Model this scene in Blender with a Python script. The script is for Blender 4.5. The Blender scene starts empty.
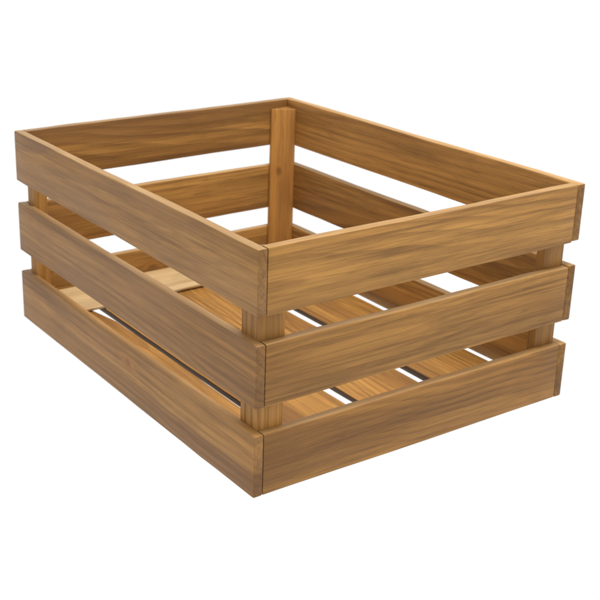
import bpy, bmesh, math, random
from mathutils import Vector, Matrix

sc = bpy.context.scene
C = sc.collection
S = 0.235                       # crate height in metres; shapes below are in crate heights

# ---------------------------------------------------------------- camera
CAM = Vector((-2.1767, -3.1283, 2.3038)) * S
AZ, EL, RO, F, CX, CY = 0.57935, 0.34822, 0.011018, 1146.84, 226.955, 271.251
f = Vector((math.sin(AZ)*math.cos(EL), math.cos(AZ)*math.cos(EL), -math.sin(EL)))
s = f.cross(Vector((0, 0, 1))).normalized(); u = s.cross(f)
s2 = s*math.cos(RO) + u*math.sin(RO); u2 = -s*math.sin(RO) + u*math.cos(RO)
cd = bpy.data.cameras.new('camera'); cam = bpy.data.objects.new('camera', cd); C.objects.link(cam)
m = Matrix((s2, u2, -f)).transposed().to_4x4(); m.translation = CAM
cam.matrix_world = m
cd.sensor_width = 36; cd.lens = F/600*36
cd.shift_x = (300-CX)/600; cd.shift_y = (CY-300)/600
cd.clip_start = 0.01; cd.clip_end = 200
cd.dof.use_dof = True; cd.dof.focus_distance = 0.98; cd.dof.aperture_fstop = 22
sc.camera = cam

# ---------------------------------------------------------------- white studio surround
w = bpy.data.worlds.new('World'); sc.world = w; w.use_nodes = True
bg = w.node_tree.nodes['Background']
bg.inputs[0].default_value = (1, 1, 1, 1); bg.inputs[1].default_value = 1.0

def area(name, loc, target, size, power, col=(1, .98, .94)):
    l = bpy.data.lights.new(name, 'AREA'); l.shape = 'SQUARE'; l.size = size; l.energy = power; l.color = col
    o = bpy.data.objects.new(name, l); C.objects.link(o)
    o.location = loc
    o.rotation_euler = (Vector(target)-Vector(loc)).to_track_quat('-Z', 'Y').to_euler()
    return o
area('overhead_softbox', (0.40, -0.15, 1.8), (0.2, 0.25, 0.1), 0.6, 26)

sc.view_settings.view_transform = 'Standard'; sc.view_settings.look = 'None'
sc.view_settings.exposure = 0.0; sc.view_settings.gamma = 1.0
sc.render.engine = 'CYCLES'

# ---------------------------------------------------------------- materials
def wood(name, light, mid, dark, contrast=1.0):
    m = bpy.data.materials.new(name); m.use_nodes = True
    nt = m.node_tree; N = nt.nodes; L = nt.links
    bs = N['Principled BSDF']
    def node(t, **k):
        n = N.new(t)
        for a, b in k.items(): setattr(n, a, b)
        return n
    def val(x):  # helper socket or constant
        return x
    def setin(n, i, x):
        if hasattr(x, 'links'): L.new(x, n.inputs[i])
        else: n.inputs[i].default_value = x
    def math_(op, a, b=None, c=None):
        n = node('ShaderNodeMath', operation=op)
        setin(n, 0, a)
        if b is not None: setin(n, 1, b)
        if c is not None: setin(n, 2, c)
        return n.outputs[0]
    def noise(vec, scale, detail=3, rough=.55, dist=0.0):
        n = node('ShaderNodeTexNoise'); n.inputs['Scale'].default_value = scale
        n.inputs['Detail'].default_value = detail; n.inputs['Roughness'].default_value = rough
        n.inputs['Distortion'].default_value = dist
        L.new(vec, n.inputs['Vector']); return n.outputs['Fac']
    def vmul(v, k):
        n = node('ShaderNodeVectorMath', operation='MULTIPLY'); L.new(v, n.inputs[0]); n.inputs[1].default_value = k
        return n.outputs[0]
    def vadd(a, b):
        n = node('ShaderNodeVectorMath', operation='ADD'); L.new(a, n.inputs[0]); setin(n, 1, b); return n.outputs[0]
    def ramp(x, a, b, lo=0.0, hi=1.0):
        n = node('ShaderNodeMapRange'); n.interpolation_type = 'SMOOTHSTEP'
        setin(n, 0, x); n.inputs[1].default_value = a; n.inputs[2].default_value = b
        n.inputs[3].default_value = lo; n.inputs[4].default_value = hi
        return n.outputs[0]
    def mix(fac, a, b, mode='MIX'):
        n = node('ShaderNodeMix', data_type='RGBA', blend_type=mode)
        setin(n, 0, fac)
        for i, x in ((6, a), (7, b)):
            if isinstance(x, tuple): n.inputs[i].default_value = (*x, 1)
            else: L.new(x, n.inputs[i])
        return n.outputs[2]
    tc = node('ShaderNodeTexCoord')
    P = vmul(tc.outputs['Object'], (1/S, 1/S, 1/S))            # x along the grain
    sd = node('ShaderNodeAttribute', attribute_type='OBJECT', attribute_name='seed')
    kn = node('ShaderNodeAttribute', attribute_type='OBJECT', attribute_name='knot')
    tone = node('ShaderNodeAttribute', attribute_type='OBJECT', attribute_name='tone')
    off = node('ShaderNodeVectorMath', operation='SCALE'); off.inputs[0].default_value = (7.3, 3.1, 5.7)
    L.new(sd.outputs['Fac'], off.inputs['Scale'])
    Q = vadd(P, off.outputs[0])
    # slow wander of the grain along the board
    wander = noise(vmul(Q, (.8, 1.6, 1.6)), 1.0, 2, .5)
    # knot: pushes rings aside
    dv = node('ShaderNodeVectorMath', operation='SUBTRACT'); L.new(P, dv.inputs[0]); L.new(kn.outputs['Vector'], dv.inputs[1])
    dl = node('ShaderNodeVectorMath', operation='LENGTH'); L.new(vmul(dv.outputs[0], (.55, .25, 1.0)), dl.inputs[0])
    kd = math_('MULTIPLY', dl.outputs['Value'], 1.7)
    kpush = math_('POWER', 2.718, math_('MULTIPLY', math_('MULTIPLY', kd, kd), -420.0))
    sp = node('ShaderNodeSeparateXYZ'); L.new(P, sp.inputs[0])
    # growth rings round a pith line that lies off the board and is a little tilted
    r1 = math_('FRACT', math_('MULTIPLY', sd.outputs['Fac'], 0.618))
    r2 = math_('FRACT', math_('MULTIPLY', sd.outputs['Fac'], 0.377))
    zc = math_('ADD', sp.outputs['Z'], math_('ADD', math_('MULTIPLY', math_('SUBTRACT', r1, .5), .5),
               math_('ADD', math_('MULTIPLY', sp.outputs['X'], math_('MULTIPLY', math_('SUBTRACT', r2, .5), .10)),
                     math_('MULTIPLY', math_('SUBTRACT', wander, .5), .15))))
    yc = math_('ADD', sp.outputs['Y'], math_('ADD', math_('MULTIPLY', r2, .18), math_('ADD', .05, math_('MULTIPLY', sp.outputs['X'], math_('MULTIPLY', math_('SUBTRACT', r1, .5), .12)))))
    rr = math_('SQRT', math_('ADD', math_('MULTIPLY', zc, zc), math_('MULTIPLY', yc, yc)))
    rr = math_('ADD', rr, math_('MULTIPLY', kpush, .035))
    rr = math_('ADD', rr, math_('MULTIPLY', noise(vmul(Q, (1.5, 12, 12)), 1.0, 3), .022))
    ph = math_('MULTIPLY', rr, 34.0)
    saw = math_('FRACT', ph)
    late = math_('MULTIPLY', ramp(saw, .25, .86), ramp(saw, .90, 1.0, 1.0, 0.0))   # slow rise, sharper fall
    ringvar = ramp(noise(vmul(Q, (.9, 5, 5)), 1.0, 2), .35, .68)
    late = math_('MULTIPLY', late, math_('ADD', .25, math_('MULTIPLY', ringvar, .75)))
    # broad stain bands, streaks, fine fibres and pores
    band = noise(vmul(Q, (.42, 4.6, 4.6)), 1.0, 3, .5)
    streak = noise(vmul(Q, (.75, 36, 36)), 1.0, 6, .76)
    fibre = noise(vmul(Q, (5, 190, 190)), 1.0, 3, .6)
    cloud = noise(vmul(Q, (1.7, 6, 6)), 1.0, 4, .6, .6)
    pore = ramp(noise(vmul(Q, (9, 170, 170)), 1.0, 1, .4), .64, .74)
    c = mix(ramp(band, .32, .68), light, mid)
    c = mix(math_('MULTIPLY', late, .50*contrast), c, dark)
    hair = noise(vmul(Q, (.5, 80, 80)), 1.0, 2, .5)
    c = mix(math_('MULTIPLY', ramp(hair, .56, .74), .26*contrast), c, dark)
    c = mix(math_('MULTIPLY', ramp(streak, .44, .68), .62*contrast), c, dark)
    c = mix(math_('MULTIPLY', ramp(cloud, .47, .66), .38*contrast), c, tuple(x*.62 for x in mid))
    c = mix(math_('MULTIPLY', ramp(band, .56, .72), .45*contrast), c, (dark[0]*.9, dark[1]*.95, dark[2]*1.25))
    g = node('ShaderNodeHueSaturation'); L.new(c, g.inputs['Color'])
    L.new(math_('ADD', math_('ADD', .62, math_('MULTIPLY', fibre, .76)), math_('MULTIPLY', tone.outputs['Fac'], 1.0)), g.inputs['Value'])
    c = g.outputs[0]
    c = mix(math_('MULTIPLY', pore, .28*contrast), c, tuple(x*.5 for x in dark))
    grey = node('ShaderNodeAttribute', attribute_type='OBJECT', attribute_name='cool_sheen')  # cool reflected light on the left boards, painted in as patchy grey
    c = mix(math_('MULTIPLY', grey.outputs['Fac'], ramp(noise(vmul(Q, (1.2, 5, 5)), 1.0, 2), .3, .65, .35, 1.0)), c, (.258, .152, .082))
    # knot heart
    c = mix(math_('MULTIPLY', ramp(kd, .012, .035, 1.0, 0.0), .75), c, (.10, .045, .015))
    c = mix(math_('MULTIPLY', math_('MULTIPLY', ramp(kd, .03, .11, 1.0, 0.0), .35), 1.0), c, (.40, .17, .035))
    # end grain drinks more varnish
    geo = node('ShaderNodeNewGeometry'); tr = node('ShaderNodeVectorTransform', vector_type='NORMAL', convert_from='WORLD', convert_to='OBJECT')
    L.new(geo.outputs['Normal'], tr.inputs[0])
    sx = node('ShaderNodeSeparateXYZ'); L.new(tr.outputs[0], sx.inputs[0])
    end = ramp(math_('ABSOLUTE', sx.outputs['X']), .75, .97)
    ed = node('ShaderNodeAttribute', attribute_type='OBJECT', attribute_name='end_stain')
    endn = noise(vmul(Q, (20, 26, 26)), 1.0, 3)
    c = mix(math_('MULTIPLY', end, math_('MULTIPLY', ramp(endn, .3, .7, .38, .62), ed.outputs['Fac'])), c, (dark[0]*.55, dark[1]*.5, dark[2]*.45))
    # darker heartwood along one side of a board
    hw = node('ShaderNodeAttribute', attribute_type='OBJECT', attribute_name='heartwood')
    hx = node('ShaderNodeSeparateXYZ'); L.new(hw.outputs['Vector'], hx.inputs[0])
    hz = math_('ADD', math_('SUBTRACT', sp.outputs['Z'], hx.outputs['X']), math_('ADD', math_('MULTIPLY', math_('SUBTRACT', wander, .5), .09), math_('MULTIPLY', math_('SUBTRACT', streak, .5), .03)))
    hm = ramp(math_('MULTIPLY', hz, hx.outputs['Y']), -.006, .010)
    c = mix(math_('MULTIPLY', hm, hx.outputs['Z']), c, tuple(x*1.25 for x in dark))
    # shade of the floor gaps, painted onto the side edges of the slats
    es = node('ShaderNodeAttribute', attribute_type='OBJECT', attribute_name='edge_shade')
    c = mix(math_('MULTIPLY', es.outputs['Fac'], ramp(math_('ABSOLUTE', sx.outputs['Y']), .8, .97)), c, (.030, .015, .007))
    # narrow edges sanded paler than the faces
    sa = node('ShaderNodeAttribute', attribute_type='OBJECT', attribute_name='sanded')
    c = mix(math_('MULTIPLY', sa.outputs['Fac'], math_('MULTIPLY', ramp(math_('ABSOLUTE', sx.outputs['Z']), .55, .97), ramp(cloud, .35, .6, .9, .55))), c, (.56, .36, .155))
    L.new(c, bs.inputs['Base Color'])
    rg = math_('ADD', .42, math_('MULTIPLY', streak, .22)); L.new(rg, bs.inputs['Roughness'])
    bs.inputs['Specular IOR Level'].default_value = .33
    b = node('ShaderNodeBump'); b.inputs['Strength'].default_value = .35; b.inputs['Distance'].default_value = .0012
    h = math_('ADD', math_('MULTIPLY', streak, .6), math_('ADD', math_('MULTIPLY', fibre, .35), math_('ADD', math_('MULTIPLY', late, .35), math_('MULTIPLY', cloud, .8))))
    L.new(h, b.inputs['Height']); L.new(b.outputs[0], bs.inputs['Normal'])
    return m

WOOD = wood('stained_pine', (.425, .211, .048), (.290, .135, .029), (.104, .042, .010))
RAW = wood('pale_pine', (.61, .43, .22), (.54, .36, .17), (.38, .22, .085), .8)
GLOW_FLOOR = bpy.data.materials.new('white_glow_floor'); GLOW_FLOOR.use_nodes = True
tb = GLOW_FLOOR.node_tree.nodes['Principled BSDF']
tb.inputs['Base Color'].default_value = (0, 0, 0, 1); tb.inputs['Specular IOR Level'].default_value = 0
tb.inputs['Emission Color'].default_value = (1, 1, 1, 1); tb.inputs['Emission Strength'].default_value = 1.0  # glow added to a plain white floor so no shadow shows on it

# ---------------------------------------------------------------- the glowing white floor the crate stands on
bm = bmesh.new(); bmesh.ops.create_grid(bm, x_segments=2, y_segments=2, size=60)
me = bpy.data.meshes.new('floor'); bm.to_mesh(me); bm.free(); me.materials.append(GLOW_FLOOR)
fl = bpy.data.objects.new('floor', me); C.objects.link(fl); fl.location = (0, 0, -.004*S); fl['kind'] = 'structure'

# ---------------------------------------------------------------- crate
L_, W_, T = 1.6967, 2.1541, .043
Z = [(0, .2602), (.3739, .628), (.7457, 1.0)]
root = bpy.data.objects.new('wooden_crate', None); C.objects.link(root)
root['label'] = 'open slatted wooden crate in brown stained pine standing on a white surface'
root['category'] = 'crate'
cnt = [0]
def plank(name, lo, hi, axis, mat=WOOD, seed=None, tone=0.0, knot=None, bevel=.0058, label=None, cut=None, warp=.0015, flip=False, grey=0.0, edge=0.0, section=None, heart=(0, 1, 0), endst=1.0, sand=None):
    """box from lo to hi (crate units) whose grain runs along axis; eased edges and faintly uneven faces"""
    cnt[0] += 1; seed = seed if seed is not None else cnt[0]*1.37
    lo, hi = Vector(lo), Vector(hi); ctr = (lo+hi)/2; d = hi-lo
    if axis == 'x': M3 = Matrix(((1,0,0),(0,1,0),(0,0,1)))
    elif axis == 'y': M3 = Matrix(((0,1,0),(1,0,0),(0,0,1)))            # local x -> world y
    else: M3 = Matrix(((0,0,1),(0,1,0),(1,0,0)))
    if axis == 'y': M3 = Matrix(((0,-1,0),(1,0,0),(0,0,1)))
    if axis == 'z': M3 = Matrix(((0,0,-1),(0,1,0),(1,0,0)))
    if flip: M3 = M3 @ Matrix(((1,0,0),(0,0,-1),(0,1,0)))               # floor boards: broad face up
    ld = M3.transposed() @ d; ld = Vector([abs(x) for x in ld])
    rnd = random.Random(int(seed*1000))
    bm = bmesh.new()
    n = max(1, int(ld.x/.12))
    prof = []
    b = bevel
    hy, hz = ld.y/2, ld.z/2
    for qx, qz in ((1,1), (-1,1), (-1,-1), (1,-1)):
        for k in range(4):
            a = math.radians({(1,1):0, (-1,1):90, (-1,-1):180, (1,-1):270}[(qx,qz)] + k*30)
            prof.append((qx*(hy-b)+b*math.cos(a), qz*(hz-b)+b*math.sin(a)))
    if section: prof = [( (M3.transposed() @ (Vector((px, py, 0))-Vector((ctr.x, ctr.y, 0)))).y, (M3.transposed() @ (Vector((px, py, 0))-Vector((ctr.x, ctr.y, 0)))).z) for px, py in section]
    xs = [-ld.x/2, -ld.x/2+b*.3, -ld.x/2+b] + [-ld.x/2+b+(ld.x-2*b)*i/n for i in range(1, n)] + [ld.x/2-b, ld.x/2-b*.3, ld.x/2]
    p1, p2 = rnd.uniform(0, 6), rnd.uniform(0, 6)
    rings = []
    for x in xs:
        e = ld.x/2-abs(x)
        ins = 0 if e >= b-1e-9 else (b*.7*(1-math.sqrt(max(0, 1-((b-e)/b)**2))) if e > 1e-9 else b*.7)
        ring = []
        for (y, z) in prof:
            sy, sz = (hy-ins)/hy, (hz-ins)/hz
            wy = warp*math.sin(3.1*x+p1)*(1 if e > .05 else 0); wz = warp*math.sin(4.3*x+p2)*(1 if z > 0 else -.6)*(1 if e > .05 else 0)
            v = Vector((x, y*sy+wy*(.5), z*sz+wz+rnd.gauss(0, .0006)))
            if cut: v = cut(v)
            ring.append(bm.verts.new(v*S))
        rings.append(ring)
    k = len(prof)
    for a_, b_ in zip(rings, rings[1:]):
        for i in range(k):
            bm.faces.new((a_[i], a_[(i+1) % k], b_[(i+1) % k], b_[i]))
    bm.faces.new(rings[0][::-1]); bm.faces.new(rings[-1])
    bmesh.ops.recalc_face_normals(bm, faces=bm.faces)
    me = bpy.data.meshes.new(name); bm.to_mesh(me); bm.free()
    for p in me.polygons: p.use_smooth = True
    try: me.set_sharp_from_angle(angle=math.radians(32))
    except Exception: pass
    me.materials.append(mat)
    o = bpy.data.objects.new(name, me); C.objects.link(o)
    o.matrix_world = Matrix.Translation(ctr*S) @ M3.to_4x4()
    o.parent = root
    o['cool_sheen'] = float(grey); o['edge_shade'] = float(edge); o['sanded'] = float(sand) if sand is not None else (.5 if 'side_board' in name else 0.0); o['heartwood'] = [float(q) for q in heart]; o['end_stain'] = float(endst); o['seed'] = float(seed); o['tone'] = float(tone); o['knot'] = list(knot) if knot else [9.0, 9.0, 9.0]
    if label: o['label'] = label
    return o

G = .0012
def relief(v):                                       # long bottom board is planed clear of the floor between its ends
    if v.z < 0 and abs(v.x) < W_/2-.14: v = Vector((v.x, v.y, v.z+.034))
    return v
# long side boards (run the full depth, their end grain shows on the near short side)
for i, (a, b) in enumerate(Z):
    plank('long_side_board', (0, 0, a), (T, W_, b), 'y', seed=(3.3, 8.1, 5.2)[i], tone=(.04, -.04, -.05)[i],
          knot=((-.085, .02, .057), None, None)[i], grey=(.25, .30, .35)[i], endst=.45, heart=((-.02, -1, .42), (-.05, -1, .25), (.06, 1, .22))[i], sand=(.25, .35, .55)[i])
    plank('long_side_board', (L_-T, 0, a), (L_, W_, b+(.004 if i == 1 else 0)), 'y', seed=(12.4, 15.9, 19.6)[i], tone=(.12, .04, .16)[i], endst=.95, cut=relief if i == 0 else None)
# short side boards, held between them
for i, (a, b) in enumerate(Z):
    plank('short_side_board', (T+G, 0, a-(.005 if i == 2 else 0)), (L_-T-G, T, b), 'x', seed=(22.7, 27.1, 31.8)[i], tone=(.14, .0, .08)[i])
    plank('short_side_board', (T+.0004, W_-T, a), (L_-T-.0004, W_, b), 'x', knot=((-.09, -.02, .02), None, None)[i], seed=(36.2, 41.3, 44.9)[i], tone=(.10, .14, .08)[i], heart=((0, 1, 0), (0, 1, 0), (.015, 1, .58))[i])
# corner posts, let half a millimetre into the boards
e = -.002
def rounded(pts, rad=.006):
    out = []
    n = len(pts)
    for i in range(n):
        p, a, b = Vector(pts[i]), Vector(pts[i-1]), Vector(pts[(i+1) % n])
        da, db = (a-p).normalized(), (b-p).normalized()
        for k in range(4):
            t = k/3; out.append(tuple(p + da*rad*(1-t)**2 + db*rad*t**2))
    return out
for (x0, x1, y0, y1, sd, kn, chx, chy) in ((T+e, .158, T+e, .158, 51.0, None, .03, .03), (1.536, L_-T-e, T+e, .112, 55.5, None, .03, .03),
                       (T+e, .115, 2.03, W_-T-e, 60.3, None, .015, .015), (1.532, L_-T-e, 2.03, W_-T-e, 63.9, (.117, -.02, .02), .108, .068)):
    cxm = x0 < 1; cym = y0 < 1                       # the edge facing the crate's middle is planed off
    ix, ox = (x1, x0) if cxm else (x0, x1); iy, oy = (y1, y0) if cym else (y0, y1)
    sx_, sy_ = (-1 if cxm else 1), (-1 if cym else 1)
    pts = [(ox, oy), (ox, iy), (ix+sx_*chx, iy), (ix, iy+sy_*chy), (ix, oy)]
    plank('corner_post', (x0, y0, .0), (x1, y1, .957), 'z', seed=sd, tone=(.9 if x0 > 1 and y0 > 1 else .12), bevel=.006, knot=kn, section=rounded(pts))
e = .0015
# floor slats run the depth of the crate, nailed through the short boards
zt, th = .045, .028
def waney(v):                                        # first slat loses width towards its far end
    if v.y < 0 and v.x > .70: v = Vector((v.x, v.y + .045*min(1, (v.x-.70)/.18), v.z))
    return v
for (x0, x1), sd, tn in zip(((T+e, .336), (.365, .743), (.815, 1.170), (1.240, 1.613)), (70.1, 74.4, 79.2, 83.3), (.35, .35, .30, .15)):
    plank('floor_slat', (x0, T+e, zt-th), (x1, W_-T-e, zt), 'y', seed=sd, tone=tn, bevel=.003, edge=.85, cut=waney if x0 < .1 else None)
# pale slat lying across the far end, its back edge propped on the wall
cb = plank('floor_cross_slat', (T+.004, 2.000, .0), (L_-T-.14, 2.016, .190), 'x', mat=RAW, seed=93.1, bevel=.003, label='pale unstained cross slat at the far end of the floor')
a = math.radians(21)
cb.matrix_world = Matrix.Translation(Vector((cb.location.x, 2.012*S, .0925*S))) @ Matrix.Rotation(a, 4, 'X') @ Matrix.Rotation(math.radians(90), 4, 'X')
